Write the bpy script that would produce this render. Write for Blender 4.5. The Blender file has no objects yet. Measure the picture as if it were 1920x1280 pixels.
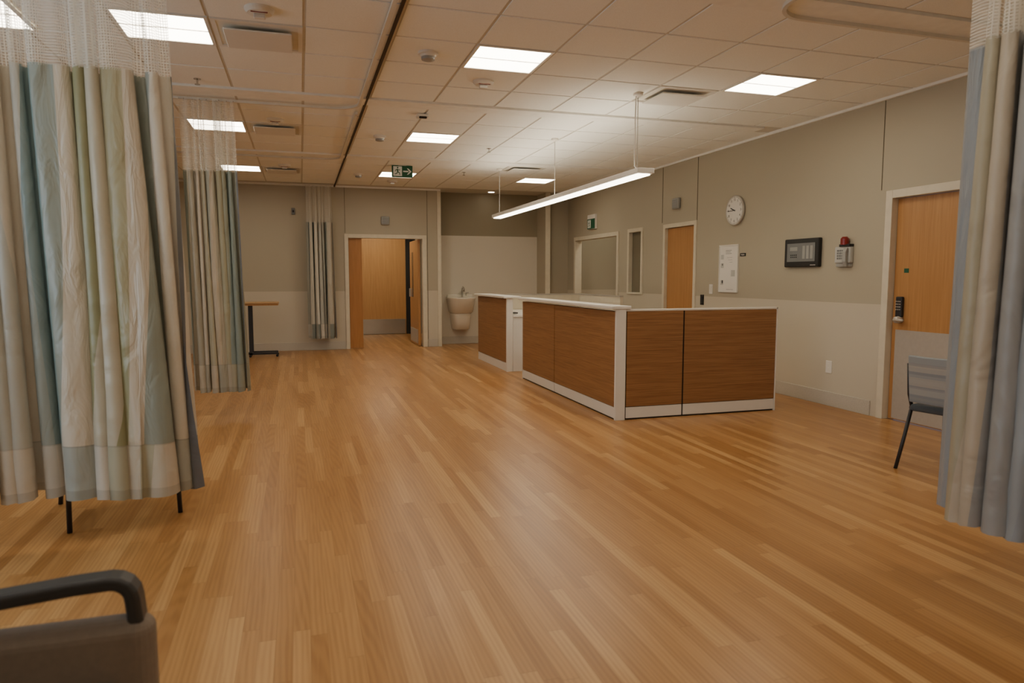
import bpy, bmesh, math, random
from mathutils import Vector, Matrix
random.seed(4)
SC=bpy.context.scene; COL=SC.collection
H=1.35; ZC=3.03; XR=5.30; YB=13.32; XL=-3.4; YF=-3.0
def lin(c):
    return tuple(((v/255)/12.92 if v/255<=0.04045 else ((v/255+0.055)/1.055)**2.4) for v in c)+(1,)
# ---------------------------------------------------------------- materials
class NT:
    def __init__(s,name):
        s.m=bpy.data.materials.new(name); s.m.use_nodes=True; s.t=s.m.node_tree
        s.p=s.t.nodes['Principled BSDF']; s.out=s.t.nodes['Material Output']
    def n(s,t,**k):
        x=s.t.nodes.new(t)
        for a,b in k.items(): setattr(x,a,b)
        return x
    def l(s,a,b): s.t.links.new(a,b)
    def val(s,x,inp):
        if isinstance(x,(int,float)): inp.default_value=x
        else: s.l(x,inp)
    def math(s,op,a,b=0,c=0):
        x=s.n('ShaderNodeMath',operation=op); s.val(a,x.inputs[0]); s.val(b,x.inputs[1])
        if c: s.val(c,x.inputs[2])
        return x.outputs[0]
    def mix(s,f,a,b,mode='MIX'):
        x=s.n('ShaderNodeMix',data_type='RGBA',blend_type=mode)
        s.val(f,x.inputs[0])
        for v,i in ((a,6),(b,7)):
            if isinstance(v,tuple): x.inputs[i].default_value=v
            else: s.l(v,x.inputs[i])
        return x.outputs[2]
    def comb(s,a,b,c):
        x=s.n('ShaderNodeCombineXYZ'); s.val(a,x.inputs[0]); s.val(b,x.inputs[1]); s.val(c,x.inputs[2]); return x.outputs[0]
    def noise(s,vec,scale,detail=3,dist=0):
        x=s.n('ShaderNodeTexNoise'); s.l(vec,x.inputs['Vector']); x.inputs['Scale'].default_value=scale
        x.inputs['Detail'].default_value=detail; x.inputs['Distortion'].default_value=dist; return x.outputs['Fac']
    def pos(s): 
        g=s.n('ShaderNodeNewGeometry'); return g.outputs['Position']
    def objc(s):
        g=s.n('ShaderNodeTexCoord'); return g.outputs['Object']
    def uv(s):
        g=s.n('ShaderNodeTexCoord'); return g.outputs['UV']
    def sep(s,v):
        x=s.n('ShaderNodeSeparateXYZ'); s.l(v,x.inputs[0]); return x.outputs
    def ramp(s,f,stops,interp='LINEAR'):
        x=s.n('ShaderNodeValToRGB'); r=x.color_ramp; r.interpolation=interp
        while len(r.elements)<len(stops): r.elements.new(0.5)
        for e,(p,c) in zip(r.elements,stops): e.position=p; e.color=c
        s.l(f,x.inputs[0]); return x.outputs[0]
    def bump(s,h,st=0.2,d=0.01):
        x=s.n('ShaderNodeBump'); x.inputs['Strength'].default_value=st; x.inputs['Distance'].default_value=d
        s.l(h,x.inputs['Height']); s.l(x.outputs[0],s.p.inputs['Normal'])
def plain(name,c,rough=0.5,metal=0,var=0.06,scale=12,bump=0.0,spec=0.5):
    t=NT(name); f=t.noise(t.objc(),scale,4)
    c=lin(c); d=tuple(v*(1-var*2) for v in c[:3])+(1,); e=tuple(min(1,v*(1+var)) for v in c[:3])+(1,)
    t.l(t.mix(f,d,e),t.p.inputs['Base Color'])
    t.p.inputs['Roughness'].default_value=rough; t.p.inputs['Metallic'].default_value=metal
    t.p.inputs['Specular IOR Level'].default_value=spec
    if bump: t.bump(t.noise(t.objc(),scale*12,2),bump,0.003)
    return t.m
def emit(name,c,s):
    t=NT(name); t.t.nodes.remove(t.p); e=t.n('ShaderNodeEmission')
    f=t.noise(t.objc(),3,1); cc=lin(c)
    t.l(t.mix(f,cc,tuple(v*0.97 for v in cc[:3])+(1,)),e.inputs[0]); e.inputs[1].default_value=s
    t.l(e.outputs[0],t.out.inputs[0]); return t.m
def wallpaint(name,up,low,zs):
    t=NT(name); p=t.pos(); z=t.sep(p)[2]
    f=t.math('GREATER_THAN',z,zs)
    n=t.noise(p,1.2,2)
    c=t.mix(f,lin(low),lin(up))
    c2=t.mix(t.math('MULTIPLY',n,0.06),c,(0.2,0.17,0.12,1))
    t.l(c2,t.p.inputs['Base Color']); t.p.inputs['Roughness'].default_value=0.55
    t.bump(t.noise(p,90,2),0.05,0.002); return t.m
def wood(name,c1,c2,axis='z',fine=70,rough=0.35,coarse=2.5):
    t=NT(name); s=t.sep(t.pos())
    if axis=='z': v=t.comb(t.math('MULTIPLY',s[0],fine),t.math('MULTIPLY',s[1],fine),t.math('MULTIPLY',s[2],coarse))
    else: v=t.comb(t.math('MULTIPLY',s[0],coarse),t.math('MULTIPLY',s[1],coarse),t.math('MULTIPLY',s[2],fine))
    a=t.noise(v,1.0,6,0.6); b=t.noise(v,0.22,3,1.2)
    f=t.math('ADD',t.math('MULTIPLY',a,0.7),t.math('MULTIPLY',b,0.3))
    t.l(t.ramp(f,[(0.32,lin(c1)),(0.68,lin(c2))]),t.p.inputs['Base Color'])
    t.p.inputs['Roughness'].default_value=rough; t.bump(a,0.05,0.002); return t.m
def floormat():
    t=NT('wood_plank_vinyl'); s=t.sep(t.pos()); x,y=s[0],s[1]
    W=0.062; L=0.95
    i=t.math('FLOOR',t.math('DIVIDE',x,W))
    wn=t.n('ShaderNodeTexWhiteNoise',noise_dimensions='1D'); t.l(i,wn.inputs['W'])
    yy=t.math('ADD',t.math('DIVIDE',y,L),t.math('MULTIPLY',wn.outputs['Value'],7.3))
    j=t.math('FLOOR',yy)
    w2=t.n('ShaderNodeTexWhiteNoise',noise_dimensions='2D'); t.l(t.comb(i,j,0),w2.inputs['Vector'])
    w3=t.n('ShaderNodeTexWhiteNoise',noise_dimensions='1D'); t.l(t.math('ADD',i,91.5),w3.inputs['W'])
    r=w2.outputs['Value']
    rr=t.math('ADD',t.math('MULTIPLY',r,0.62),t.math('MULTIPLY',w3.outputs['Value'],0.38))
    base=t.ramp(rr,[(0.05,lin((162,114,62))),(0.4,lin((174,127,74))),(0.65,lin((184,137,83))),(0.95,lin((198,154,99)))])
    off=t.math('MULTIPLY',r,37.0)
    gv=t.comb(t.math('ADD',t.math('MULTIPLY',x,26),off),t.math('ADD',t.math('MULTIPLY',y,1.3),off),off)
    g=t.noise(gv,1.0,4,1.6)
    fv=t.comb(t.math('MULTIPLY',x,220),t.math('MULTIPLY',y,6),off)
    g2=t.noise(fv,1.0,3)
    wv=t.n('ShaderNodeTexWave',wave_type='RINGS',rings_direction='Z'); 
    t.l(t.comb(t.math('ADD',t.math('MULTIPLY',x,9),off),t.math('MULTIPLY',y,0.9),off),wv.inputs['Vector'])
    wv.inputs['Scale'].default_value=1.7; wv.inputs['Distortion'].default_value=5; wv.inputs['Detail'].default_value=2
    f=t.math('ADD',t.math('MULTIPLY',g,0.62),t.math('ADD',t.math('MULTIPLY',g2,0.14),t.math('MULTIPLY',wv.outputs['Fac'],0.24)))
    gr=t.ramp(f,[(0.3,(0.74,0.67,0.60,1)),(0.6,(1.0,1.0,1.0,1)),(0.8,(1.06,1.05,1.04,1))])
    c=t.mix(0.75,base,gr,'MULTIPLY')
    fx=t.math('FRACT',t.math('DIVIDE',x,W)); fy=t.math('FRACT',yy)
    sx=t.math('LESS_THAN',fx,0.035); sy=t.math('LESS_THAN',fy,0.004)
    c=t.mix(t.math('MULTIPLY',t.math('MAXIMUM',sx,sy),0.32),c,lin((112,72,34)))
    t.l(c,t.p.inputs['Base Color'])
    t.l(t.math('ADD',0.25,t.math('MULTIPLY',g2,0.14)),t.p.inputs['Roughness'])
    t.p.inputs['Specular IOR Level'].default_value=0.45
    t.bump(g2,0.04,0.002)
    return t.m
def speckle(name,c,c2,rough=0.4,sc=160):
    t=NT(name); n=t.noise(t.pos(),sc,2)
    t.l(t.ramp(n,[(0.42,lin(c2)),(0.56,lin(c))]),t.p.inputs['Base Color']); t.p.inputs['Roughness'].default_value=rough; return t.m
def fabric(name,pal,stripe=0.16,slope=0.05,trans=0.25,hemc=(204,194,178),seed=0.0,hems=.4):
    t=NT(name); s=t.sep(t.uv()); u,v=s[0],s[1]
    cols=[lin(c) for c in pal]; n=len(cols)
    hem=t.math('LESS_THAN',v,0.26); u2=t.math('ADD',t.math('ADD',u,seed),t.math('MULTIPLY',hem,stripe*1.37 if hems>.1 else 0.0))
    def layer(sl,off,sc):
        q=t.math('DIVIDE',t.math('ADD',t.math('ADD',u2,off),t.math('MULTIPLY',v,sl)),stripe*sc)
        w=t.n('ShaderNodeTexWhiteNoise',noise_dimensions='1D'); t.l(t.math('FLOOR',q),w.inputs['W'])
        return t.ramp(w.outputs['Value'],[(k/n,cols[k]) for k in range(n)],'CONSTANT')
    A=layer(slope,0.0,1.0); B=layer(-slope*.9,5.3,1.37)
    c=t.mix(0.32,A,B)
    c=t.mix(t.math('MULTIPLY',hem,hems),c,lin(hemc))
    edge=t.math('MULTIPLY',t.math('LESS_THAN',v,0.262),t.math('GREATER_THAN',v,0.254))
    low=t.math('LESS_THAN',v,0.045)
    c=t.mix(t.math('MULTIPLY',t.math('MAXIMUM',edge,low),0.28*(hems>.1)),c,(0.16,0.14,0.10,1))
    if trans: c=t.mix(t.math('LESS_THAN',u,0.028),c,lin((104,106,110)))
    weave=t.noise(t.comb(t.math('MULTIPLY',u,500),t.math('MULTIPLY',v,60),0),1,2)
    c=t.mix(t.math('MULTIPLY',weave,0.12),c,(0.25,0.23,0.2,1))
    p=t.p; t.l(c,p.inputs['Base Color']); p.inputs['Roughness'].default_value=.42; p.inputs['Specular IOR Level'].default_value=.55
    if trans:
        t.bump(t.noise(t.comb(t.math('MULTIPLY',u,9),t.math('MULTIPLY',v,3.5),0),1,3,.8),.55,.05)
        tr=t.n('ShaderNodeBsdfTranslucent'); m=t.n('ShaderNodeMixShader'); m.inputs[0].default_value=trans
        t.l(c,tr.inputs[0]); t.l(p.outputs[0],m.inputs[1]); t.l(tr.outputs[0],m.inputs[2]); t.l(m.outputs[0],t.out.inputs[0])
    return t.m
def netting():
    t=NT('white_curtain_netting'); s=t.sep(t.uv()); 
    fu=t.math('FRACT',t.math('MULTIPLY',s[0],75)); fv=t.math('FRACT',t.math('MULTIPLY',s[1],75))
    th=t.math('MAXIMUM',t.math('LESS_THAN',fu,0.33),t.math('LESS_THAN',fv,0.33))
    a=t.math('ADD',t.math('MULTIPLY',th,0.75),0.05)
    t.t.nodes.remove(t.p)
    d=t.n('ShaderNodeBsdfDiffuse'); d.inputs[0].default_value=lin((240,237,228)); tr=t.n('ShaderNodeBsdfTransparent'); m=t.n('ShaderNodeMixShader')
    t2=t.n('ShaderNodeBsdfTranslucent'); t2.inputs[0].default_value=lin((240,237,228)); m2=t.n('ShaderNodeMixShader'); m2.inputs[0].default_value=0.5
    t.l(d.outputs[0],m2.inputs[1]); t.l(t2.outputs[0],m2.inputs[2])
    t.l(a,m.inputs[0]); t.l(tr.outputs[0],m.inputs[1]); t.l(m2.outputs[0],m.inputs[2]); t.l(m.outputs[0],t.out.inputs[0]); return t.m
GRE=(178,169,148); LOW=(202,193,174)
M={}
M['wall']=wallpaint('two_tone_wall_paint',GRE,LOW,1.09)
M['alc']=wallpaint('alcove_wall_paint',(150,140,116),(212,204,188),2.18)
M['gre']=wallpaint('greige_wall_paint',GRE,GRE,-5)
M['floor']=floormat()
M['tile']=speckle('ceiling_tile',(247,247,241),(240,240,233),0.9,220)
M['grid']=plain('ceiling_grid_paint',(212,208,196),0.6)
M['track']=plain('ceiling_track_paint',(222,217,204),0.5)
M['strip']=plain('ceiling_strip_paint',(245,244,237),0.7)
M['base']=speckle('speckled_cove_base',(206,198,184),(170,164,150),0.5,260)
M['frame']=plain('cream_frame_paint',(218,209,188),0.4)
M['door']=wood('honey_maple_veneer',(170,121,70),(190,141,88),'z',60,0.35,2)
M['door3']=wood('brightened_maple_veneer',(188,140,86),(208,160,104),'z',60,0.35,2)  # maple copy, colour lightened to brighten the dim corridor door
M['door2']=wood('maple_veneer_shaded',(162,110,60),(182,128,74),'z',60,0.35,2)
M['ptop']=wood('pale_oak_laminate',(176,140,96),(196,162,118),'x',60,0.35,2)
M['desk']=wood('walnut_laminate',(124,84,52),(166,121,77),'x',170,0.45,3.0)
M['white']=plain('white_laminate',(230,226,218),0.35,0,0.02)
M['white2']=plain('white_plastic',(230,226,216),0.4,0,0.03)
M['ceramic']=plain('cream_sink_surface',(228,220,204),0.2,0,0.02)
M['dark']=plain('black_plastic',(26,25,25),0.4)
M['slot']=plain('dark_shadow_slot',(60,50,42),0.7)
M['throat']=plain('vent_throat_paint',(226,222,210),0.7)  # pale off-white colour of the vent throat
M['legs']=plain('charcoal_metal',(52,52,54),0.4,0.3)
M['steel']=plain('brushed_steel',(190,184,174),0.4,0.3,0.05,30)
M['kick']=plain('brushed_steel_plate',(190,186,178),0.3,0.75,0.05,6)
M['chrome']=plain('chrome',(200,198,195),0.12,1.0,0.01)
M['grey']=plain('grey_display',(120,122,122),0.35)
M['card']=plain('pale_grey_card',(160,160,156),0.4)
M['pic']=plain('faded_print',(190,190,184),0.5)
M['screen']=plain('dark_glass_screen',(50,52,54),0.12)
M['red']=plain('red_lamp_plastic',(130,30,24),0.3)
M['green']=plain('exit_sign_green',(14,88,60),0.4)
M['signw']=plain('exit_sign_white',(235,240,236),0.4)
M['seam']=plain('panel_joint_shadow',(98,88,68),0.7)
M['light']=emit('warm_led_panel',(255,242,218),16.5)
M['light2']=emit('warm_led_strip',(255,242,218),12.0)
M['light3']=emit('warm_led_uplight',(255,242,218),20.0)
M['glass']=plain('dim_window_glass',(120,112,92),0.06,0,0.15,2)
M['chairfab']=fabric('grey_blue_striped_upholstery',[(150,158,162),(128,138,146),(172,170,164),(140,146,148)],0.02,0,0,hems=0)
M['armup']=plain('taupe_upholstery',(136,122,108),0.8,0,0.08,60,0.2)
M['armfr']=plain('slate_armrest',(56,55,55),0.45,0,0.04)
M['seatup']=plain('slate_seat_fabric',(78,84,90),0.85,0,0.08,60,0.2)
M['net']=netting()
PALA=[(110,136,136),(208,196,176),(150,146,106),(130,150,148),(196,184,162),(92,116,118),(214,204,186),(166,160,126),(140,156,152),(192,176,150),(116,136,130),(206,194,174)]
PALC=[(132,142,130),(196,182,160),(158,152,122),(178,162,136),(118,132,126),(206,194,174),(140,148,136),(172,162,132)]
PALD=[(206,202,190),(80,102,102),(186,180,164),(96,114,110),(214,208,196),(90,108,106)]
PALB=[(152,158,162),(188,176,156),(134,142,150),(166,160,134),(148,154,158),(194,184,166),(140,147,154),(176,166,148)]
M['curA']=fabric('sage_cream_striped_curtain',PALA,0.17,0.05,.10,seed=6.0)
M['curC']=fabric('sage_tan_striped_curtain',PALC,0.18,0.03,.10,hemc=(170,160,138),seed=3.1)
M['curD']=fabric('teal_cream_striped_curtain',PALD,0.16,0.02,.08,hems=.2,seed=2.0)
M['curB']=fabric('grey_blue_striped_curtain',PALB,0.16,0.03,.12,hems=0.0,seed=1.3)
# ---------------------------------------------------------------- geometry helpers
def box(bm,x0,x1,y0,y1,z0,z1):
    vs=[bm.verts.new((x,y,z)) for z in (z0,z1) for y in (y0,y1) for x in (x0,x1)]
    for f in ((0,2,3,1),(4,5,7,6),(0,1,5,4),(2,6,7,3),(0,4,6,2),(1,3,7,5)):
        bm.faces.new([vs[i] for i in f])
def boxes(*bs):
    bm=bmesh.new()
    for b in bs: box(bm,*b)
    return bm
def sweep(bm,pts,r,n=10,prof=None,closed=False):
    pts=[Vector(p) for p in pts]; rings=[]
    prev=None
    for i,p in enumerate(pts):
        a=pts[max(i-1,0)]; b=pts[min(i+1,len(pts)-1)]; d=(b-a).normalized()
        if prev is None:
            ref=Vector((0,0,1)) if abs(d.z)<0.9 else Vector((0,1,0))
            x=d.cross(ref).normalized()
        else:
            x=(prev-d*prev.dot(d)).normalized()
        prev=x; y=d.cross(x)
        if prof: ring=[bm.verts.new(p+x*u+y*v) for u,v in prof]
        else: ring=[bm.verts.new(p+x*r*math.cos(2*math.pi*k/n)+y*r*math.sin(2*math.pi*k/n)) for k in range(n)]
        rings.append(ring)
    m=len(rings[0])
    for a,b in zip(rings,rings[1:]):
        for k in range(m): bm.faces.new((a[k],a[(k+1)%m],b[(k+1)%m],b[k]))
    bm.faces.new(rings[0][::-1]); bm.faces.new(rings[-1])
def lathe(bm,prof,c=(0,0,0),n=24,axis='z'):
    rings=[]
    for r,h in prof:
        ring=[]
        for k in range(n):
            a=2*math.pi*k/n; u=r*math.cos(a); v=r*math.sin(a)
            q=(u,v,h) if axis=='z' else (h,u,v) if axis=='x' else (u,h,v)
            ring.append(bm.verts.new((c[0]+q[0],c[1]+q[1],c[2]+q[2])))
        rings.append(ring)
    for a,b in zip(rings,rings[1:]):
        for k in range(n): bm.faces.new((a[k],a[(k+1)%n],b[(k+1)%n],b[k]))
    bm.faces.new(rings[0][::-1]); bm.faces.new(rings[-1])
def mk(name,bm,mat,parent=None,origin=None,bevel=0,smooth=False,label=None,cat=None,kind=None,seg=2,group=None):
    bmesh.ops.recalc_face_normals(bm,faces=bm.faces[:])
    o0=Vector(origin) if origin is not None else (Vector(parent['_o']) if parent is not None and '_o' in parent else Vector((0,0,0)))
    bmesh.ops.translate(bm,verts=bm.verts[:],vec=-o0)
    me=bpy.data.meshes.new(name); bm.to_mesh(me); bm.free(); me.materials.append(mat)
    if smooth:
        for p in me.polygons: p.use_smooth=True
    ob=bpy.data.objects.new(name,me); COL.objects.link(ob)
    if bevel:
        b=ob.modifiers.new('bevel','BEVEL'); b.width=bevel; b.segments=seg; b.limit_method='ANGLE'; b.angle_limit=math.radians(40)
    if parent is not None: ob.parent=parent
    else: ob.location=o0
    if label: ob['label']=label
    if cat: ob['category']=cat
    if kind: ob['kind']=kind
    if group: ob['group']=group
    return ob
def each(name,bs,mat,parent,**k):
    return [mk(name,boxes(b),mat,parent,**k) for b in bs]
def thing(name,loc,label,cat,group=None,world=True,kind=None):
    e=bpy.data.objects.new(name,None); e.empty_display_size=0.1; COL.objects.link(e); e.location=loc
    e['label']=label
    if not kind: e['category']=cat
    else: e['kind']=kind
    if group: e['group']=group
    e['_o']=tuple(loc) if world else (0.0,0.0,0.0)
    return e
def dup(e,loc,rot=None):
    n=e.copy(); COL.objects.link(n); n.location=loc
    if rot is not None: n.rotation_euler=rot
    def rec(a,b):
        for c in [c for c in bpy.data.objects if c.parent==a]:
            k=c.copy(); COL.objects.link(k); k.parent=b
            rec(c,k)
    rec(e,n); return n
S='structure'
# ---------------------------------------------------------------- shell
mk('floor',boxes((XL-.1,7.2,YF-.1,17.3,-.1,0)),M['floor'],kind=S,origin=(0,0,-.1))
T=0.12
def wall_run(segs,mat,name,o): mk(name,boxes(*segs),mat,kind=S,origin=o)
R=(XR,XR+T)
wall_run([(*R,YF,4.18,0,ZC),(*R,4.18,5.22,2.10,ZC),(*R,5.22,8.58,0,ZC),(*R,8.58,9.42,2.10,ZC),(*R,9.42,10.16,0,ZC),
  (*R,10.16,10.62,0,1.09),(*R,10.16,10.62,2.11,ZC),(*R,10.62,11.06,0,ZC),(*R,11.06,13.00,2.09,ZC),(*R,13.00,13.42,0,ZC)],M['wall'],'wall_right',(XR,5,0))
B=(YB,YB+T)
wall_run([(XL,0.85,*B,0,ZC),(0.85,2.28,*B,2.10,ZC),(2.28,2.62,*B,0,ZC)],M['wall'],'wall_back',(0,YB,0))
wall_run([(2.52,2.62,YB+T,13.75,0,ZC),(2.52,4.83,13.75,13.85,0,ZC)],M['alc'],'wall_alcove',(3.6,13.75,0))
wall_run([(4.74,4.83,13.22,13.75,0,ZC)],M['gre'],'wall_wing',(4.8,13.4,0))
wall_run([(4.83,XR+T,13.42,13.52,0,ZC)],M['gre'],'wall_corner',(5.1,13.4,0))
wall_run([(XL-T,XL,YF,0.9,0,ZC),(XL-T,XL,0.9,4.6,0,.9),(XL-T,XL,0.9,4.6,2.4,ZC),(XL-T,XL,4.6,YB+T,0,ZC)],M['wall'],'wall_left',(XL,5,0))
wall_run([(XL-T,XR+T,YF-T,YF,0,ZC)],M['wall'],'wall_front',(0,YF,0))
wall_run([(0.45,0.55,YB+T,17.0,0,2.7),(3.0,3.1,13.85,17.0,0,2.7),(2.40,2.52,YB+T,13.85,0,2.7),(0.45,3.1,16.6,16.7,0,2.7),(0.45,3.1,13.86,16.7,2.7,2.8),(.45,2.5,YB+T,13.86,2.7,2.8)],M['gre'],'wall_corridor',(1.5,15,0))
wall_run([(6.5,6.6,10.0,13.8,0,ZC),(XR+T,6.6,10.75,10.85,0,ZC),(XR+T,6.6,13.4,13.5,0,ZC),(XR+T,6.6,10.8,13.45,ZC,ZC+.1)],M['wall'],'wall_passage',(6,12,0))
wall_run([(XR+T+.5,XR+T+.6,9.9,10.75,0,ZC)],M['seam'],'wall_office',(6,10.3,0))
bm=boxes((XL-.1,XR+T,YF-.1,13.85,ZC,ZC+.08))
xs=[0.07+0.6*k for k in range(-6,9)]
starts=[7.0+3.15*k for k in range(-4,3)]
skip=set()
def cellkey(x,y): return (round(x,2),round(y,2))
LY=[7.0+3.15*k+1.16 for k in (-3,-2,-1,0,1)]  # nearest rows are out of view, added to light the foreground
for y in LY:
    for x in (-1.13,1.27,3.67):
        if x==3.67 and abs(y-8.16)<.1: continue
        skip.add(cellkey(x,y))
    skip.add(cellkey(-.53,y))
skip.add(cellkey(3.07,5.59)); skip.add(cellkey(3.07,10.15))
tl=bmesh.new()
for s0 in starts:
    for k in range(5):
        y0=s0+.58*k
        if y0<YF or y0>YB: continue
        y1=min(y0+.58,YB)
        for x0 in xs:
            if cellkey(x0,y0) in skip: continue
            a=max(x0,XL); b=min(x0+.6,XR)
            if b-a<.05 or y1-y0<.05: continue
            box(tl,a+.012,b-.012,y0+.012,y1-.012,ZC-.006,ZC)
mk('ceiling',bm,M['grid'],kind=S,origin=(0,5,ZC))
o=mk('trim_1',tl,M['tile'],kind=S,origin=(0,5,ZC)); o['label']='acoustic ceiling tiles in the suspended grid'
bm=boxes(*[(XL,5.02,s0-.25+.01,s0-.01,ZC-.022,ZC) for s0 in starts if s0-.25>YF and s0<12])
mk('trim_2',bm,M['strip'],kind=S,origin=(0,5,ZC))
mk('trim_3',boxes((.635,.655,YF,YB,ZC-.024,ZC)),M['slot'],kind=S,origin=(.64,5,ZC))
mk('trim_4',boxes((XR-.03,XR,YF,13.42,ZC-.03,ZC),(XL,.63,YB-.02,YB,ZC-.03,ZC),(.66,2.62,YB-.02,YB,ZC-.03,ZC)),M['strip'],kind=S,origin=(5,5,ZC))
mk('trim_5',boxes((XR-.003,XR,5.345,5.353,2.17,ZC-.03),(XR-.003,XR,8.545,8.557,1.1,ZC-.03),(XR-.003,XR,9.515,9.527,2.17,ZC-.03),
   (.815,.823,YB-.003,YB,2.17,ZC-.03),(2.355,2.363,YB-.003,YB,.15,ZC-.03)),M['seam'],kind=S,origin=(5,8,1))
mk('trim_6',boxes((2.555,2.625,YB-.012,YB,0,ZC),(4.735,4.835,13.208,13.22,0,ZC)),M['frame'],kind=S,origin=(2.6,YB,0))
mk('baseboard_right',boxes((XR-.012,XR,5.36,8.50,0,.15),(XR-.012,XR,9.5,11.0,0,.15),(XR-.012,XR,YF,4.1,0,.15)),M['base'],kind=S,origin=(XR,7,0),bevel=.004)
mk('baseboard_back',boxes((XL,.79,YB-.012,YB,0,.15),(2.36,2.55,YB-.024,YB-.012,0,.15),(2.62,4.74,13.738,13.75,0,.15)),M['base'],kind=S,origin=(0,YB,0),bevel=.004)
mk('baseboard_left',boxes((XL,XL+.012,YF,YB-.02,0,.15)),M['base'],kind=S,origin=(XL,5,0))
# ---------------------------------------------------------------- doors / windows
def frame_right(parent,y0,y1,z0,z1,w=.075,full=False,inset=.0):
    zz=z0 if full else z0
    bs=[(XR-.02,XR+T+.006,y0-w,y0,z0,z1+w),(XR-.02,XR+T+.006,y1,y1+w,z0,z1+w),(XR-.02,XR+T+.006,y0,y1,z1,z1+w)]
    if full: bs.append((XR-.02,XR+T+.006,y0,y1,z0,z0+.03))
    return mk('door_frame' if not full else 'window_frame',boxes(*bs),M['frame'],parent,bevel=.004)
d=thing('door_1',(XR,4.7,0),'honey maple door with steel kick plate and keypad lock','door',kind=S)
frame_right(d,4.20,5.20,0,2.08)
mk('door_leaf',boxes((XR+.05,XR+.095,4.205,5.195,.01,2.075)),M['door'],d)
mk('kick_plate',boxes((XR+.044,XR+.05,4.23,5.15,.02,.86)),M['steel'],d,label='brushed steel kick plate')
lk=mk('keypad_lock',boxes((XR+.015,XR+.05,5.07,5.14,.98,1.17)),M['legs'],d,bevel=.01)
bm=bmesh.new(); lathe(bm,[(.012,-.04),(.03,-.035),(.034,0),(.03,.035)],(XR+.02,5.10,.955),16,'x')
sweep(bm,[(XR-.01,5.10,.955),(XR-.035,5.10,.955),(XR-.04,5.06,.955),(XR-.04,4.99,.955)],.011,8)
mk('door_handle',bm,M['steel'],d,smooth=True)
bm=bmesh.new(); 
for a in range(4):
    for b in range(3): lathe(bm,[(.006,-.004),(.006,.002)],(XR+.013,5.085+.02*b,1.05+.025*a),8,'x')
mk('keypad_button',bm,M['steel'],d)
mk('door_sign',boxes((XR+.047,XR+.05,5.04,5.09,1.39,1.43)),M['green'],d,label='small green sticker on the door')
d=thing('door_2',(XR,9.0,0),'closed honey maple door in a cream frame','door',kind=S)
frame_right(d,8.60,9.40,0,2.08,.06)
mk('door_leaf',boxes((XR+.03,XR+.075,8.605,9.395,.01,2.075)),M['door'],d)
d=thing('window_1',(XR,10.4,1.1),'narrow cream-framed interior window','window',kind=S)
frame_right(d,10.18,10.60,1.07,2.09,.06,True)
mk('window_pane',boxes((XR+.05,XR+.06,10.18,10.60,1.1,2.09)),M['glass'],d)
d=thing('door_3',(XR,12,0),'wide cream-framed opening to a side passage','opening',kind=S)
frame_right(d,11.08,12.98,0,2.07,.07)
d=thing('door_4',(1.56,YB,0),'double doorway with open maple doors','door',kind=S)
mk('door_frame',boxes((.80,.87,YB-.02,YB+T+.006,0,2.15),(2.26,2.34,YB-.02,YB+T+.006,0,2.15),(.87,2.26,YB-.02,YB+T+.006,2.08,2.15)),M['frame'],d,bevel=.004)
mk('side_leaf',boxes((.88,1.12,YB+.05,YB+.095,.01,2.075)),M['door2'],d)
mk('open_leaf',boxes((2.19,2.235,YB+.13,YB+1.15,.01,2.075)),M['door'],d)
mk('vision_panel',boxes((2.184,2.19,YB+.72,YB+.86,.95,1.85)),M['screen'],d)
mk('push_plate',boxes((2.182,2.19,YB+.2,YB+1.1,.05,.32)),M['steel'],d)
mk('door_handle',boxes((2.15,2.19,YB+.98,YB+1.02,.95,1.12)),M['steel'],d,bevel=.005)
d=thing('door_5',(1.9,16.58,0),'corridor maple door with steel kick plate','door',kind=S)
mk('door_leaf',boxes((1.2,2.40,16.55,16.595,.01,2.5)),M['door3'],d)
mk('kick_plate',boxes((1.25,2.38,16.53,16.55,.01,.36)),M['kick'],d,label='bright steel kick plate')
mk('door_frame',boxes((2.64,2.70,16.5,16.6,0,2.6)),M['frame'],d)
mk('dark_strip',boxes((2.40,2.64,16.55,16.59,0,2.6)),M['screen'],d)  # dark strip beside the corridor door leaf
d=thing('window_2',(XL,2.75,.9),'large window in white frame','window',kind=S)
mk('window_frame',boxes((XL-T,XL,.9,.96,.9,2.4),(XL-T,XL,4.54,4.6,.9,2.4),(XL-T,XL,.96,4.54,.9,.96),(XL-T,XL,.96,4.54,2.34,2.4),(XL-.09,XL-.03,2.72,2.78,.96,2.34)),M['frame'],d)
# ---------------------------------------------------------------- ceiling lights
def troffer(x,y,w=.6,dp=.58):
    e=thing('ceiling_light',(x+w/2,y+dp/2,ZC),'recessed square LED panel glowing warm white in the ceiling grid','ceiling light','recessed ceiling panel lights',world=False)
    a=w/2-.004;b=dp/2-.004
    bm=boxes((-a,a,-b,-b+.022,-.012,0),(-a,a,b-.022,b,-.012,0),(-a,-a+.022,-b+.022,b-.022,-.012,0),(a-.022,a,-b+.022,b-.022,-.012,0))
    mk('light_frame',bm,M['white2'],e)
    mk('light_lens',boxes((-a+.022,a-.022,-b+.022,b-.022,-.006,0)),M['light'],e)
    mk('lens_rib',boxes((-a+.022,a-.022,-.006,.006,-.010,-.006)),M['white2'],e)
    return e
t0=None
for y in LY:
    for x in (-1.13,1.27,3.67):
        if x==3.67 and abs(y-8.16)<.1: continue
        if t0 is None: t0=troffer(x,y)
        else: dup(t0,(x+.3,y+.29,ZC))
dup(t0,(-1.95,5.30,ZC-.012))
dup(t0,(1.75,15.6,2.70)); dup(t0,(1.4,14.3,2.70)); dup(t0,(5.95,12.0,ZC))  # unseen copies added to brighten the corridor and side passage
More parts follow.
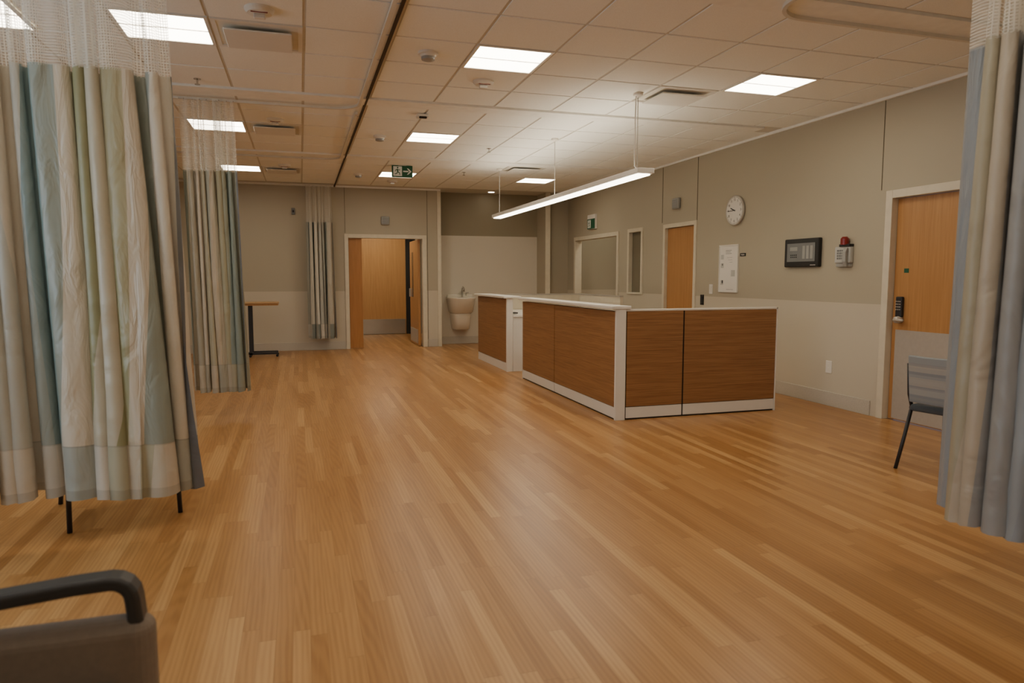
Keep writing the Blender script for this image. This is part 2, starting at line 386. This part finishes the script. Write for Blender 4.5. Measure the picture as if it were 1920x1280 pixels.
e0=thing('air_diffuser',(-.23,5.30,ZC),'white square plaque ceiling air diffuser','air vent','square ceiling diffusers',world=False)
mk('diffuser_frame',boxes((-.29,.29,-.28,-.25,-.01,0),(-.29,.29,.25,.28,-.01,0),(-.29,-.26,-.25,.25,-.01,0),(.26,.29,-.25,.25,-.01,0)),M['white2'],e0)
mk('diffuser_throat',boxes((-.26,.26,-.25,.25,-.003,0)),M['throat'],e0)
mk('diffuser_plaque',boxes((-.22,.22,-.19,.21,-.040,-.028),(-.02,.02,-.02,.02,-.028,-.003)),M['white'],e0,bevel=.005)
for x,y in ((-.23,8.45),(-.23,11.60),(-.23,2.15),(3.37,5.88),(3.37,10.44)): dup(e0,(x,y,ZC))
e0=thing('smoke_detector',(.96,5.30,ZC-.006),'round white ceiling smoke detector','smoke detector','ceiling smoke detectors',world=False)
bm=bmesh.new(); lathe(bm,[(.075,0),(.075,-.018),(.06,-.022),(.055,-.035)],n=24); mk('detector_base',bm,M['white2'],e0)
bm=bmesh.new(); lathe(bm,[(.052,-.035),(.05,-.055),(.03,-.062)],n=24); mk('detector_head',bm,M['card'],e0,smooth=False)
for x,y in ((.95,8.52),(.95,11.68),(.95,2.1)): dup(e0,(x,y,ZC-.006))
e0=thing('strobe_speaker',(-.20,4.77,ZC-.006),'round white ceiling strobe with grille','alarm strobe','ceiling strobes',world=False)
bm=bmesh.new(); lathe(bm,[(.09,0),(.09,-.012),(.075,-.03),(.03,-.034)],n=28); mk('strobe_body',bm,M['white2'],e0)
mk('strobe_lens',boxes((-.035,.035,-.02,.02,-.06,-.034)),M['white'],e0,bevel=.006)
mk('strobe_marking',boxes((-.05,.05,-.045,-.035,-.0355,-.03)),M['red'],e0)
for x,y in ((1.55,5.92),(-.21,7.95),(-.18,11.07),(1.58,12.33)): dup(e0,(x,y,ZC-.006))
e0=thing('sprinkler_head',(-.79,6.55,ZC-.006),'small chrome ceiling sprinkler head','sprinkler','ceiling sprinklers',world=False)
bm=bmesh.new(); lathe(bm,[(.03,0),(.03,-.006),(.008,-.01),(.008,-.04),(.022,-.045),(.022,-.05)],n=14); mk('sprinkler_body',bm,M['chrome'],e0)
for x,y in ((2.4,8.9),(2.55,11.0)): dup(e0,(x,y,ZC-.006))
e0=thing('motion_sensor',(1.25,7.27,ZC-.006),'small dark-lensed ceiling occupancy sensor','sensor',world=False)
mk('sensor_body',boxes((-.06,.06,-.05,.05,-.04,0)),M['white2'],e0,bevel=.012)
mk('sensor_lens',boxes((-.04,.04,-.055,-.03,-.052,-.03)),M['dark'],e0,bevel=.008)
e0=thing('downlight',(3.66,13.40,ZC),'small round recessed downlight above the sink alcove','downlight',world=False)
bm=bmesh.new(); lathe(bm,[(.085,0),(.085,-.008),(.065,-.008)],n=24); mk('downlight_trim',bm,M['white2'],e0)
bm=bmesh.new(); lathe(bm,[(.062,-.008),(.06,-.011)],n=24); mk('downlight_lens',bm,M['light'],e0)
# ---------------------------------------------------------------- curtain tracks
def track(pts,label,lst=None):
    bm=bmesh.new(); pr=[(-.013,-.012),(.013,-.012),(.013,.012),(-.013,.012)]
    sweep(bm,pts,0,prof=pr)
    mk('curtain_track',bm,M['track'],origin=(pts[0][0],pts[0][1],ZC-.03),label=label,cat='curtain track',group='ceiling curtain tracks')
def corner(c,r,a0,a1,z,n=10): return [(c[0]+r*math.cos(a0+(a1-a0)*k/n),c[1]+r*math.sin(a0+(a1-a0)*k/n),z) for k in range(n+1)]
zt=ZC-.034
lab='slim white ceiling curtain track with a rounded corner'
track([(.585,YF+.05,zt)]+corner((.335,6.90),.25,0,math.pi/2,zt)+[(XL+.02,7.15,zt)],lab)
track([(.585,7.30,zt)]+corner((.335,9.95),.25,0,math.pi/2,zt)+[(XL+.02,10.20,zt)],lab)
track([(XL+.02,13.10,zt),(.59,13.10,zt)],'slim white straight ceiling curtain track')
track([(XL+.02,3.90,zt),(.4,3.90,zt)],'slim white straight ceiling curtain track')
track([(2.85,YF+.05,zt)]+corner((3.10,3.60),.25,math.pi,math.pi/2,zt)+[(XR-.02,3.85,zt)],lab)
# ---------------------------------------------------------------- curtains
def curtain(p0,p1,nf,amp,fabmat,label,seed,flare=(0,0),zb=.26,zm=2.34,fw=None,warp=1.0):
    rnd=random.Random(seed)
    p0=Vector((*p0,0)); p1=Vector((*p1,0)); d=p1-p0; L=d.length; d.normalize(); nrm=Vector((-d.y,d.x,0))
    e=thing('privacy_curtain',(p0.x,p0.y,0),label,'curtain','privacy curtains')
    ph=[rnd.uniform(-1.6,1.6) for _ in range(nf+5)]; am=[rnd.uniform(.4,1.4) for _ in range(nf+5)]
    wa=[rnd.uniform(0,6.28) for _ in range(6)]
    N=nf*18; fw=fw or L*1.9
    def pt(i,z):
        s=i/N; q=(ZC-.05-z)/(ZC-.05-zb)
        k=nf*s+warp*(.42*math.sin(2*math.pi*s*nf/3.7+wa[2]+.5*q)+.22*math.sin(2*math.pi*s*nf/2.3+wa[3]-.6*q)); k=max(0.0,min(nf+2.9,k+.7)); ki=int(k); f=k-ki
        f=f*f*(3-2*f)
        a=am[ki]*(1-f)+am[ki+1]*f; b=ph[ki]*(1-f)+ph[ki+1]*f
        A=amp*(.5+.5*q)*a
        th=2*math.pi*k+b*(.2+.9*q)
        sn=math.sin(th)
        off=A*(sn-.25*math.sin(3*th)*q*.6)+.02*q*math.sin(1.7*th/2+wa[0])+.03*q*math.sin(2.2*s*6.28+wa[1]+q)
        al=-.5*A*math.sin(2*th)*(.6+.4*q)
        x0=-flare[0]*q; x1=L+flare[1]*q
        return p0+d*(x0+(x1-x0)*s+al)+nrm*off+Vector((0,0,z+(.012*math.sin(th+1) if z<zb+.01 else 0)))
    def sheet(name,z0,z1,rows,mat,lb=None):
        bm=bmesh.new(); uvl=bm.loops.layers.uv.new('UVMap'); g=[];uvs={}
        for r in range(rows+1):
            z=z0+(z1-z0)*r/rows; row=[]
            for i in range(N+1):
                v=bm.verts.new(pt(i,z)); uvs[v]=(fw*(1-i/N),z-zb+.0); row.append(v)
            g.append(row)
        for r in range(rows):
            for i in range(N):
                f=bm.faces.new((g[r][i],g[r][i+1],g[r+1][i+1],g[r+1][i]))
                for lp in f.loops: lp[uvl].uv=uvs[lp.vert]
        return mk(name,bm,mat,e,smooth=True,label=lb)
    sheet('curtain_fabric',zb,zm,26,fabmat)
    sheet('curtain_netting',zm-.01,ZC-.05,8,M['net'],'white open-mesh netting top')
    for k in range(nf+1):
        q=pt(min(N,int(k*18)),ZC-.05); mk('curtain_hook',boxes((q.x-.004,q.x+.004,q.y-.004,q.y+.004,ZC-.055,ZC-.046)),M['chrome'],e)
    return e
curtain((-2.5,3.86),(-.61,3.86),18,.085,M['curA'],'sage, cream and olive striped curtain in front of a chair',5,(0,.08),fw=4.6,zb=.27)
curtain((-1.03,7.12),(-.56,7.12),8,.085,M['curC'],'gathered striped curtain in sage and tan near the overbed table',8,(-.04,.07),fw=2.6,warp=.6)
curtain((.13,13.06),(.56,13.06),6,.07,M['curD'],'narrow gathered teal and cream curtain beside the double doorway',14,(.0,.03),fw=1.9,zb=.24,warp=.6)
curtain((2.82,2.40),(2.87,1.30),11,.08,M['curB'],'grey-blue and taupe striped curtain with netting top by a chair',21,(.02,0),fw=2.9,zb=.28)
# ---------------------------------------------------------------- pendant lamp
px=3.0;py0,py1=5.70,10.65;pz=2.27
e=thing('linear_pendant_lamp',(px,(py0+py1)/2,pz),'long slim white linear LED pendant hung on wires above the desk','pendant lamp')
mk('lamp_body',boxes((px-.085,px+.085,py0,py1,pz+.012,pz+.060)),M['white'],e,bevel=.006)
mk('lamp_diffuser',boxes((px-.06,px+.06,py0+.04,py1-.02,pz,pz+.014)),M['light2'],e)
mk('uplight_diffuser',boxes((px-.05,px+.05,py0+.25,py1-.25,pz+.0605,pz+.064)),M['light3'],e)
for y in (5.88,8.05,10.5):
    bm=bmesh.new(); sweep(bm,[(px,y,pz+.06),(px,y,ZC-.02)],.004,6)
    mk('suspension_wire',bm,M['steel'],e)
    bm=bmesh.new(); lathe(bm,[(.045,0),(.045,-.02),(.01,-.035)],(px,y,ZC-.008),16); mk('ceiling_canopy',bm,M['white2'],e)
bm=bmesh.new(); sweep(bm,[(px-.02,5.88,ZC-.03),(px-.03,5.87,2.8),(px-.012,5.9,2.66),(px-.03,5.88,2.5),(px+.0,5.93,2.38),(px+.02,5.9,pz+.06)],.006,6)
mk('power_cable',bm,M['white'],e,smooth=True)
# ---------------------------------------------------------------- reception desks
e=thing('reception_desk',(3.6,6.6,0),'L-shaped nurse station with walnut laminate panels and white trim','reception desk')
yf=5.87; xl=2.81
each('wood_panel',[(2.92,3.517,yf,yf+.06,.125,1.03),(3.533,4.575,yf,yf+.06,.125,1.03),(xl,xl+.06,5.90,7.512,.125,1.03),(xl,xl+.06,7.528,8.72,.125,1.03)],M['desk'],e,bevel=.003)
each('base_trim',[(2.92,3.517,yf+.002,yf+.058,.015,.12),(3.533,4.575,yf+.002,yf+.058,.015,.12),(xl+.002,xl+.058,5.90,7.512,.015,.12),(xl+.002,xl+.058,7.528,8.72,.015,.12)],M['white'],e,bevel=.002)
mk('corner_post',boxes((xl-.004,2.908,yf-.006,5.895,0,1.05)),M['white'],e,bevel=.003)
mk('panel_core',boxes((2.90,4.57,yf+.01,yf+.05,.0,1.03),(xl+.01,xl+.05,5.92,8.71,0,1.03)),M['dark'],e)
each('end_trim',[(4.577,4.592,yf,yf+.06,0,1.05),(xl,xl+.06,8.722,8.737,0,1.03)],M['white'],e)
mk('top_cap',boxes((2.912,4.592,yf,yf+.06,1.031,1.05)),M['white'],e,bevel=.003)
mk('transaction_counter',boxes((xl-.05,xl+.15,5.86,8.76,1.052,1.082)),M['white'],e,bevel=.005)
mk('worktop',boxes((xl+.065,3.55,5.935,8.70,.72,.75),(3.55,4.57,5.935,6.6,.72,.75)),M['white'],e)
each('support_leg',[(3.48,3.54,8.6,8.66,0,.72),(4.48,4.54,6.5,6.56,0,.72)],M['white'],e)
e=thing('reception_desk',(3.6,10.2,0),'second nurse station section with walnut panel, white end and grey partitions','reception desk')
xl=2.80
mk('wood_panel',boxes((xl,xl+.06,9.46,11.1,.125,1.04)),M['desk'],e,bevel=.003)
mk('base_trim',boxes((xl+.002,xl+.058,9.46,11.1,0,.12)),M['white'],e)
mk('end_panel',boxes((xl-.005,xl+.085,9.41,9.455,0,1.05)),M['white'],e,bevel=.003)
mk('transaction_counter',boxes((xl-.06,xl+.20,9.38,11.12,1.052,1.082)),M['white'],e,bevel=.005)
each('partition_panel',[(xl+.07,4.6,11.1,11.15,0,1.05),(4.601,4.65,9.5,11.15,0,1.05)],M['frame'],e)
each('partition_cap',[(xl+.07,4.594,11.095,11.155,1.051,1.07),(4.595,4.655,9.5,11.155,1.051,1.07)],M['steel'],e)
mk('worktop',boxes((xl+.088,3.58,9.40,11.09,.78,.81)),M['white'],e,bevel=.003)
mk('drawer_pedestal',boxes((xl+.088,3.50,9.415,10.1,0,.779)),M['white'],e,bevel=.003)
e=thing('monitor_arm',(3.0,9.9,.81),'small black monitor stand on the desk','monitor stand')
mk('stand_base',boxes((2.95,3.09,9.82,9.98,.811,.828)),M['dark'],e,bevel=.004)
bm=bmesh.new(); sweep(bm,[(3.02,9.93,.828),(3.02,9.93,1.05)],.014,10); mk('stand_pole',bm,M['dark'],e)
# ---------------------------------------------------------------- sink
e=thing('wall_sink',(3.08,13.75,.3),'cream wall-hung sink with tapered shroud and chrome faucet','sink')
def dsec(bm,w,dp,z,n=16,yb=13.748,cx=3.08):
    pts=[(cx-w/2,yb)]
    for k in range(n+1):
        a=math.pi-math.pi*k/n
        c=math.cos(a); s=math.sin(a)
        X=cx+w/2*(abs(c)**.6)*(1 if c>0 else -1); Y=yb-.02-(dp-.02)*(abs(s)**.6)
        pts.append((X,Y))
    pts.append((cx+w/2,yb))
    return [bm.verts.new((x,y,z)) for x,y in pts]
def loft(secs,inner=False):
    bm=bmesh.new(); rs=[dsec(bm,*s) for s in secs]; m=len(rs[0])
    for a,b in zip(rs,rs[1:]):
        for k in range(m): bm.faces.new((a[k],a[(k+1)%m],b[(k+1)%m],b[k]))
    bm.faces.new(rs[0][::-1]); bm.faces.new(rs[-1]); return bm
mk('basin',loft([(.38,.34,.62),(.46,.42,.66),(.54,.50,.90),(.56,.52,.93),(.56,.52,.945),(.54,.50,.95),(.46,.42,.945,16,13.70),(.40,.36,.83,16,13.68),(.2,.2,.80,16,13.6)]),M['ceramic'],e,smooth=True)
mk('sink_shroud',loft([(.30,.26,.30),(.34,.30,.32),(.40,.36,.60),(.40,.36,.63)]),M['ceramic'],e,smooth=True)
mk('sink_backsplash',boxes((2.82,3.34,13.70,13.748,.93,1.0)),M['ceramic'],e,bevel=.01)
bm=bmesh.new(); sweep(bm,[(3.12,13.68,.95),(3.12,13.68,1.06),(3.12,13.66,1.12),(3.12,13.60,1.15),(3.12,13.54,1.12),(3.12,13.53,1.06)],.02,10); mk('faucet',bm,M['chrome'],e,smooth=True)
bm=bmesh.new(); sweep(bm,[(3.2,13.69,.98),(3.2,13.69,1.03),(3.24,13.64,1.04)],.01,8); mk('faucet_lever',bm,M['chrome'],e,smooth=True)
# ---------------------------------------------------------------- wall items right
def rbox(y0,y1,z0,z1,dx,base=0.0): return (XR-base-dx,XR-base,y0,y1,z0,z1)
e=thing('wall_clock',(XR,7.64,2.19),'round white wall clock with black numerals and steel rim','clock')
bm=bmesh.new(); lathe(bm,[(.185,-.001),(.19,-.03),(.178,-.04),(.172,-.03)],(XR,7.64,2.19),40,'x'); mk('clock_rim',bm,M['steel'],e,smooth=True)
bm=bmesh.new(); lathe(bm,[(.172,-.028),(.172,-.031)],(XR,7.64,2.19),40,'x'); mk('clock_face',bm,M['white'],e)
bm=bmesh.new()
def radial(bm,ang,r0,r1,w,x):
    c=Vector((x,7.64,2.19)); dr=Vector((0,-math.sin(ang),math.cos(ang))); pr=Vector((0,math.cos(ang),math.sin(ang)))
    vs=[bm.verts.new(c+dr*a+pr*b) for a,b in ((r0,-w),(r0,w),(r1,w),(r1,-w))]; vs2=[bm.verts.new(v.co-Vector((.002,0,0))) for v in vs]
    bm.faces.new(vs2); 
    for k in range(4): bm.faces.new((vs[k],vs[(k+1)%4],vs2[(k+1)%4],vs2[k]))
for k in range(60):
    radial(bm,k*math.pi/30,.160 if k%5 else .154,.168,.0012 if k%5 else .002,XR-.0312)
mk('minute_marks',bm,M['dark'],e)
bm=bmesh.new(); radial(bm,math.radians(292),-.02,.085,.006,XR-.034); mk('hour_hand',bm,M['dark'],e)
bm=bmesh.new(); radial(bm,math.radians(268),-.02,.135,.004,XR-.0365); mk('minute_hand',bm,M['dark'],e)
def text(body,loc,size,mat,parent,rot,name='lettering',align='CENTER',ext=.0005):
    c=bpy.data.curves.new(name,'FONT'); c.body=body; c.size=size; c.extrude=ext; c.align_x=align; c.align_y='CENTER'
    o=bpy.data.objects.new(name+'_c',c); COL.objects.link(o)
    bpy.context.view_layer.update(); dg=bpy.context.evaluated_depsgraph_get()
    me=bpy.data.meshes.new_from_object(o.evaluated_get(dg)); bpy.data.objects.remove(o)
    me.materials.clear(); me.materials.append(mat)
    ob=bpy.data.objects.new(name,me); COL.objects.link(ob); ob.parent=parent
    ob.location=Vector(loc)-Vector(parent['_o']); ob.rotation_euler=rot; return ob
RW=(math.pi/2,0,-math.pi/2)
for k in range(1,13):
    a=math.radians(30*k)
    text(str(k),(XR-.0325,7.64-math.sin(a)*.132,2.19+math.cos(a)*.132),.042,M['dark'],e,RW,'numeral')
e=thing('notice_board',(XR,7.76,1.16),'white framed staff notice panel with small pictures and labels','notice board')
mk('board_frame',boxes(rbox(7.56,7.97,1.155,1.165+.0,.02),rbox(7.56,7.97,1.75,1.765,.02),rbox(7.56,7.57,1.165,1.75,.02),rbox(7.96,7.97,1.165,1.75,.02)),M['white2'],e)
mk('board_surface',boxes(rbox(7.57,7.96,1.165,1.75,.012)),M['white'],e)
each('board_picture',[rbox(7.87,7.93,1.58-.11*k,1.64-.11*k,.002,.012) for k in (0,1,3)]+[rbox(7.62,7.70,1.36,1.44,.002,.012)],M['pic'],e)
each('board_button',[rbox(7.885,7.90,1.50,1.525,.003,.012),rbox(7.875,7.90,1.27,1.31,.003,.012)],M['legs'],e)
bm=boxes(*[rbox(7.70+.02*(k%2),7.83,1.69-.02*k,1.696-.02*k,.001,.012) for k in range(3)],*[rbox(7.68,7.8-.03*(k%3),1.60-.03*k,1.603-.03*k,.001,.012) for k in range(3)],rbox(7.65,7.8,1.19,1.194,.001,.012))
mk('board_lettering',bm,M['grey'],e)
e=thing('room_label',(XR,7.47,1.63),'small dark blue wall label','sign')
mk('label_plate',boxes(rbox(7.42,7.53,1.61,1.65,.006)),M['screen'],e)
mk('label_line',boxes(rbox(7.44,7.51,1.632,1.636,.001,.006),rbox(7.44,7.50,1.622,1.625,.001,.006)),M['white'],e)
e=thing('annunciator_panel',(XR,6.37,1.46),'black framed fire annunciator panel with grey displays','control panel')
mk('panel_housing',boxes(rbox(6.10,6.64,1.46,1.77,.05)),M['dark'],e,bevel=.012)
mk('panel_face',boxes(rbox(6.15,6.59,1.52,1.72,.003,.05)),M['grey'],e)
mk('panel_display',boxes(rbox(6.42,6.54,1.64,1.68,.003,.053)),M['card'],e)
each('zone_card',[rbox(6.18+.06*k,6.22+.06*k,1.55,1.69,.002,.053) for k in range(3)],M['card'],e)
each('panel_button',[rbox(6.43+.028*(k%4),6.445+.028*(k%4),1.565+.022*(k//4),1.575+.022*(k//4),.003,.053) for k in range(8)],M['screen'],e)
mk('panel_label',boxes(rbox(6.14,6.22,1.478,1.484,.001,.05)),M['white'],e)
e=thing('wall_telephone',(XR,5.75,1.46),'beige wall intercom handset with red beacon on top','telephone')
mk('phone_body',boxes(rbox(5.66,5.87,1.49,1.66,.05)),M['pic'],e,bevel=.014)
bm=bmesh.new(); sweep(bm,[(XR-.06,5.695,1.46),(XR-.085,5.69,1.51),(XR-.085,5.69,1.60),(XR-.06,5.695,1.64)],0,prof=[(-.02,-.014),(.02,-.014),(.02,.014),(-.02,.014)]); mk('handset',bm,M['card'],e,bevel=.005)
each('phone_key',[rbox(5.75+.03*(k%3),5.77+.03*(k%3),1.53+.026*(k//3),1.548+.026*(k//3),.004,.05) for k in range(12)],M['grey'],e)
mk('bracket',boxes(rbox(5.67,5.86,1.455,1.488,.035)),M['card'],e,bevel=.004)
bm=bmesh.new(); lathe(bm,[(.04,0),(.04,.06),(.024,.08)],(XR-.045,5.74,1.675),16); mk('beacon',bm,M['red'],e,label='red beacon lamp')
mk('beacon_bracket',boxes(rbox(5.66,5.80,1.655,1.682,.06)),M['dark'],e,bevel=.004)
def wallplate(y,z,w,h,label,cat,name,mat,kid,kmat):
    e=thing(name,(XR,y,z),label,cat)
    mk('cover_plate',boxes(rbox(y-w/2,y+w/2,z-h/2,z+h/2,.008)),mat,e,bevel=.003)
    if kid=='receptacle': each(kid,[rbox(y-.017,y+.017,z+.008,z+.036,.003,.008),rbox(y-.017,y+.017,z-.036,z-.008,.003,.008)],kmat,e)
    else: mk(kid,boxes(rbox(y-w*.25,y+w*.25,z-h*.3,z+h*.3,.004,.008)),kmat,e)
wallplate(5.93,.41,.085,.13,'white duplex electrical wall outlet','electrical outlet','wall_outlet',M['white'],'receptacle',M['white2'])
wallplate(8.16,1.19,.08,.13,'white light switch on the wall','light switch','light_switch',M['white'],'switch_rocker',M['white2'])
wallplate(8.37,1.04,.085,.14,'black card reader beside the door','card reader','card_reader',M['dark'],'reader_lens',M['screen'])
e=thing('wall_speaker',(XR,9.08,2.42),'grey rounded wall alarm speaker','wall speaker')
mk('speaker_body',boxes(rbox(8.99,9.17,2.34,2.50,.05)),M['card'],e,bevel=.02,seg=3)
mk('speaker_grille',boxes(*[rbox(9.01,9.15,2.36+.02*k,2.37+.02*k,.002,.05) for k in range(6)]),M['grey'],e)
e=thing('wall_speaker',(1.56,YB,2.41),'grey rounded wall alarm speaker above the double doorway','wall speaker')
mk('speaker_body',boxes((1.48,1.64,YB-.05,YB,2.33,2.49)),M['card'],e,bevel=.02,seg=3)
mk('speaker_grille',boxes(*[(1.50,1.62,YB-.052,YB-.05,2.35+.02*k,2.36+.02*k) for k in range(6)]),M['grey'],e)
e=thing('wall_sensor',(-.09,YB,2.55),'small grey wall sensor box','sensor')
mk('sensor_body',boxes((-.12,-.06,YB-.03,YB,2.48,2.60)),M['grey'],e,bevel=.006)
mk('sensor_window',boxes((-.105,-.075,YB-.032,YB-.03,2.52,2.56)),M['dark'],e)
# exit signs
def man(P,parent,mat,flip=1):
    bm=bmesh.new()
    def limb(a,b,w):
        a=Vector(a);b=Vector(b);d=(b-a).normalized();n=Vector((-d.y,d.x))*w
        vs=[bm.verts.new(P(*(q))) for q in (a-n,b-n,b+n,a+n)]; bm.faces.new(vs)
    limb((.45,.72),(.52,.42),.07); limb((.47,.68),(.70,.60),.035); limb((.70,.60),(.78,.68),.03)
    limb((.46,.68),(.28,.62),.035); limb((.28,.62),(.24,.48),.03)
    limb((.53,.42),(.72,.32),.045); limb((.72,.32),(.74,.10),.04); limb((.50,.42),(.38,.24),.045); limb((.38,.24),(.16,.20),.038)
    bm.faces.new([bm.verts.new(P(.50+.085*math.cos(t*math.pi/6),.86+.085*math.sin(t*math.pi/6))) for t in range(12)])
    return mk('running_figure',bm,mat,parent)
e=thing('exit_sign',(1.51,10.6,3.03),'green hanging exit sign with running figure and white arrow','exit sign')
mk('sign_housing',boxes((1.355,1.665,10.6,10.63,2.845,3.02)),M['green'],e,bevel=.004)
mk('sign_mount',boxes((1.45,1.57,10.60,10.64,3.015,ZC-.006)),M['white2'],e)
mk('sign_field',boxes((1.375,1.505,10.597,10.6,2.862,3.005)),M['signw'],e)
man(lambda u,v:(1.375+.13*u,10.5955,2.862+.143*v),e,M['green'])
bm=bmesh.new(); P=lambda u,v:bm.verts.new((1.515+.14*u,10.5965,2.862+.143*v))
bm.faces.new([P(.05,.43),P(.62,.43),P(.62,.57),P(.05,.57)]); bm.faces.new([P(.45,.18),P(.60,.18),P(.95,.5),P(.60,.82),P(.45,.82),P(.74,.5)])
mk('arrow',bm,M['signw'],e)
e=thing('exit_sign',(XR,12.13,2.38),'small green wall exit sign with running figure and white top','exit sign')
mk('sign_housing',boxes(rbox(11.95,12.31,2.25,2.52,.045)),M['white'],e,bevel=.006)
mk('sign_panel',boxes(rbox(11.955,12.305,2.255,2.44,.003,.045)),M['green'],e)
mk('sign_field',boxes(rbox(12.14,12.28,2.275,2.42,.002,.048)),M['signw'],e)
man(lambda u,v:(XR-.052,12.28-.14*u,2.275+.145*v),e,M['green'])
# ---------------------------------------------------------------- chairs
def side_chair(loc,rot,label):
    e=thing('side_chair',loc,label,'chair',world=False); e.rotation_euler=(0,0,rot)
    bm=boxes((-.25,.25,-.24,.24,.41,.46)); mk('seat',bm,M['seatup'],e,bevel=.02,seg=3)
    bm=bmesh.new(); uvl=bm.loops.layers.uv.new('UVMap')
    n=8; F=[]
    for zz in range(9):
        z=.48+.33*zz/8; row=[]
        for i in range(n+1):
            u=i/n; x=-.235+.47*u; y=-.235-.04*zz/8-.03*math.sin(math.pi*u)
            row.append((x,y,z))
        F.append(row)
    fr=[[bm.verts.new(p) for p in r] for r in F]; bk=[[bm.verts.new((p[0],p[1]-.035,p[2])) for p in r] for r in F]
    def q(a,b,c,d):
        f=bm.faces.new((a,b,c,d))
        for lp in f.loops: lp[uvl].uv=(lp.vert.co.z,lp.vert.co.x+1)
    for r in range(8):
        for i in range(n): q(fr[r][i],fr[r][i+1],fr[r+1][i+1],fr[r+1][i]); q(bk[r][i],bk[r+1][i],bk[r+1][i+1],bk[r][i+1])
        q(fr[r][0],fr[r+1][0],bk[r+1][0],bk[r][0]); q(fr[r][n],bk[r][n],bk[r+1][n],fr[r+1][n])
    for i in range(n): q(fr[0][i],bk[0][i],bk[0][i+1],fr[0][i+1]); q(fr[8][i],fr[8][i+1],bk[8][i+1],bk[8][i])
    mk('backrest',bm,M['chairfab'],e,bevel=.008,label='blue-grey striped upholstered backrest')
    for sx in (-1,1):
        bm=bmesh.new(); sweep(bm,[(sx*.255,.22,.45),(sx*.265,.24,.25),(sx*.27,.26,0)],.013,8); mk('leg',bm,M['legs'],e,smooth=True)
        bm=bmesh.new(); sweep(bm,[(sx*.25,-.20,.45),(sx*.26,-.27,.2),(sx*.27,-.33,0)],.013,8); mk('leg',bm,M['legs'],e,smooth=True)
        bm=bmesh.new(); sweep(bm,[(sx*.25,-.20,.42),(sx*.25,-.245,.53),(sx*.245,-.275,.75)],.012,8); mk('back_post',bm,M['legs'],e,smooth=True)
        bm=bmesh.new(); sweep(bm,[(sx*.255,.22,.43),(sx*.255,-.21,.43)],.012,8); mk('seat_rail',bm,M['legs'],e,smooth=True)
    return e
side_chair((-1.04,4.42,0),math.radians(200),'dark-legged visitor chair standing behind the striped curtain')
side_chair((4.38,3.60,0),math.radians(-78),'grey visitor chair with striped back and slim dark legs')
# foreground armchair
e=thing('armchair',(-.78,1.52,0),'taupe upholstered armchair with curved slate armrests','armchair')
each('side_panel',[(-1.10,-.375,1.83,1.92,.06,.505),(-1.10,-.375,1.12,1.21,.06,.505)],M['armup'],e,bevel=.04,seg=5)
mk('seat_cushion',boxes((-1.05,-.44,1.21,1.83,.2,.365)),M['armup'],e,bevel=.03,seg=3)
mk('backrest',boxes((-1.20,-1.05,1.14,1.90,.2,.95)),M['armup'],e,bevel=.04,seg=3)
for y in (1.875,1.165):
    bm=bmesh.new()
    pr=[(-.032,-.012),(-.024,-.018),(.024,-.018),(.032,-.012),(.032,.012),(.024,.018),(-.024,.018),(-.032,.012)]
    pts=[(-1.08,y,.545),(-.9,y,.566),(-.7,y,.584),(-.55,y,.597),(-.47,y,.600)]+[(-.47+.05*math.sin(a),y,.550+.05*math.cos(a)) for a in (math.pi/8,math.pi/4,3*math.pi/8,math.pi/2)]+[(-.415,y,.49)]
    sweep(bm,pts,0,prof=pr); mk('armrest',bm,M['armfr'],e,bevel=.006)
for x in (-1.05,-.45):
    for y in (1.17,1.87):
        bm=bmesh.new(); lathe(bm,[(.015,0),(.02,.07)],(x,y,0),12); mk('foot',bm,M['legs'],e)
# overbed table
e=thing('overbed_table',(-.6,12.5,0),'wheeled overbed table with pale wood top and dark column','table')
mk('table_top',boxes((-1.15,-.36,12.30,12.70,.905,.935)),M['ptop'],e,bevel=.006)
mk('top_edge',boxes((-1.14,-.37,12.31,12.69,.875,.905)),M['door'],e,bevel=.006)
bm=boxes((-.86,-.79,12.46,12.54,.08,.885)); mk('column',bm,M['legs'],e,bevel=.006)
mk('base_frame',boxes((-.86,-.40,12.36,12.40,.045,.08),(-.86,-.40,12.62,12.66,.045,.08),(-.87,-.80,12.36,12.66,.045,.085)),M['legs'],e,bevel=.005)
for x in (-.84,-.41):
    for y in (12.38,12.64):
        bm=bmesh.new(); lathe(bm,[(.022,-.01),(.022,.01)],(x,y,.0225),14,'y'); mk('caster',bm,M['dark'],e)
# ---------------------------------------------------------------- lights
def area(name,loc,rot,sx,sy,power,col):
    l=bpy.data.lights.new(name,'AREA'); l.shape='RECTANGLE'; l.size=sx; l.size_y=sy; l.energy=power; l.color=col
    o=bpy.data.objects.new(name,l); COL.objects.link(o); o.location=loc; o.rotation_euler=rot; return o
area('window_daylight',(XL-.05,2.75,1.65),(0,-math.pi/2,0),1.35,3.5,70,(.72,.86,1.0))
w=bpy.data.worlds.new('world'); SC.world=w; w.use_nodes=True
bg=w.node_tree.nodes['Background']; bg.inputs[0].default_value=(.6,.75,1,1); bg.inputs[1].default_value=.6
# ---------------------------------------------------------------- camera
cd=bpy.data.cameras.new('camera'); cam=bpy.data.objects.new('camera',cd); COL.objects.link(cam); SC.camera=cam
cd.sensor_width=36; cd.lens=1295.6/1920*36; cam.location=(0,0,H); cd.clip_start=.05
cam.rotation_euler=(math.radians(90-5.315),0,-math.radians(16.967))
cd.dof.use_dof=True; cd.dof.focus_distance=8.0; cd.dof.aperture_fstop=2.8
for o in bpy.data.objects:
    if '_o' in o: del o['_o']
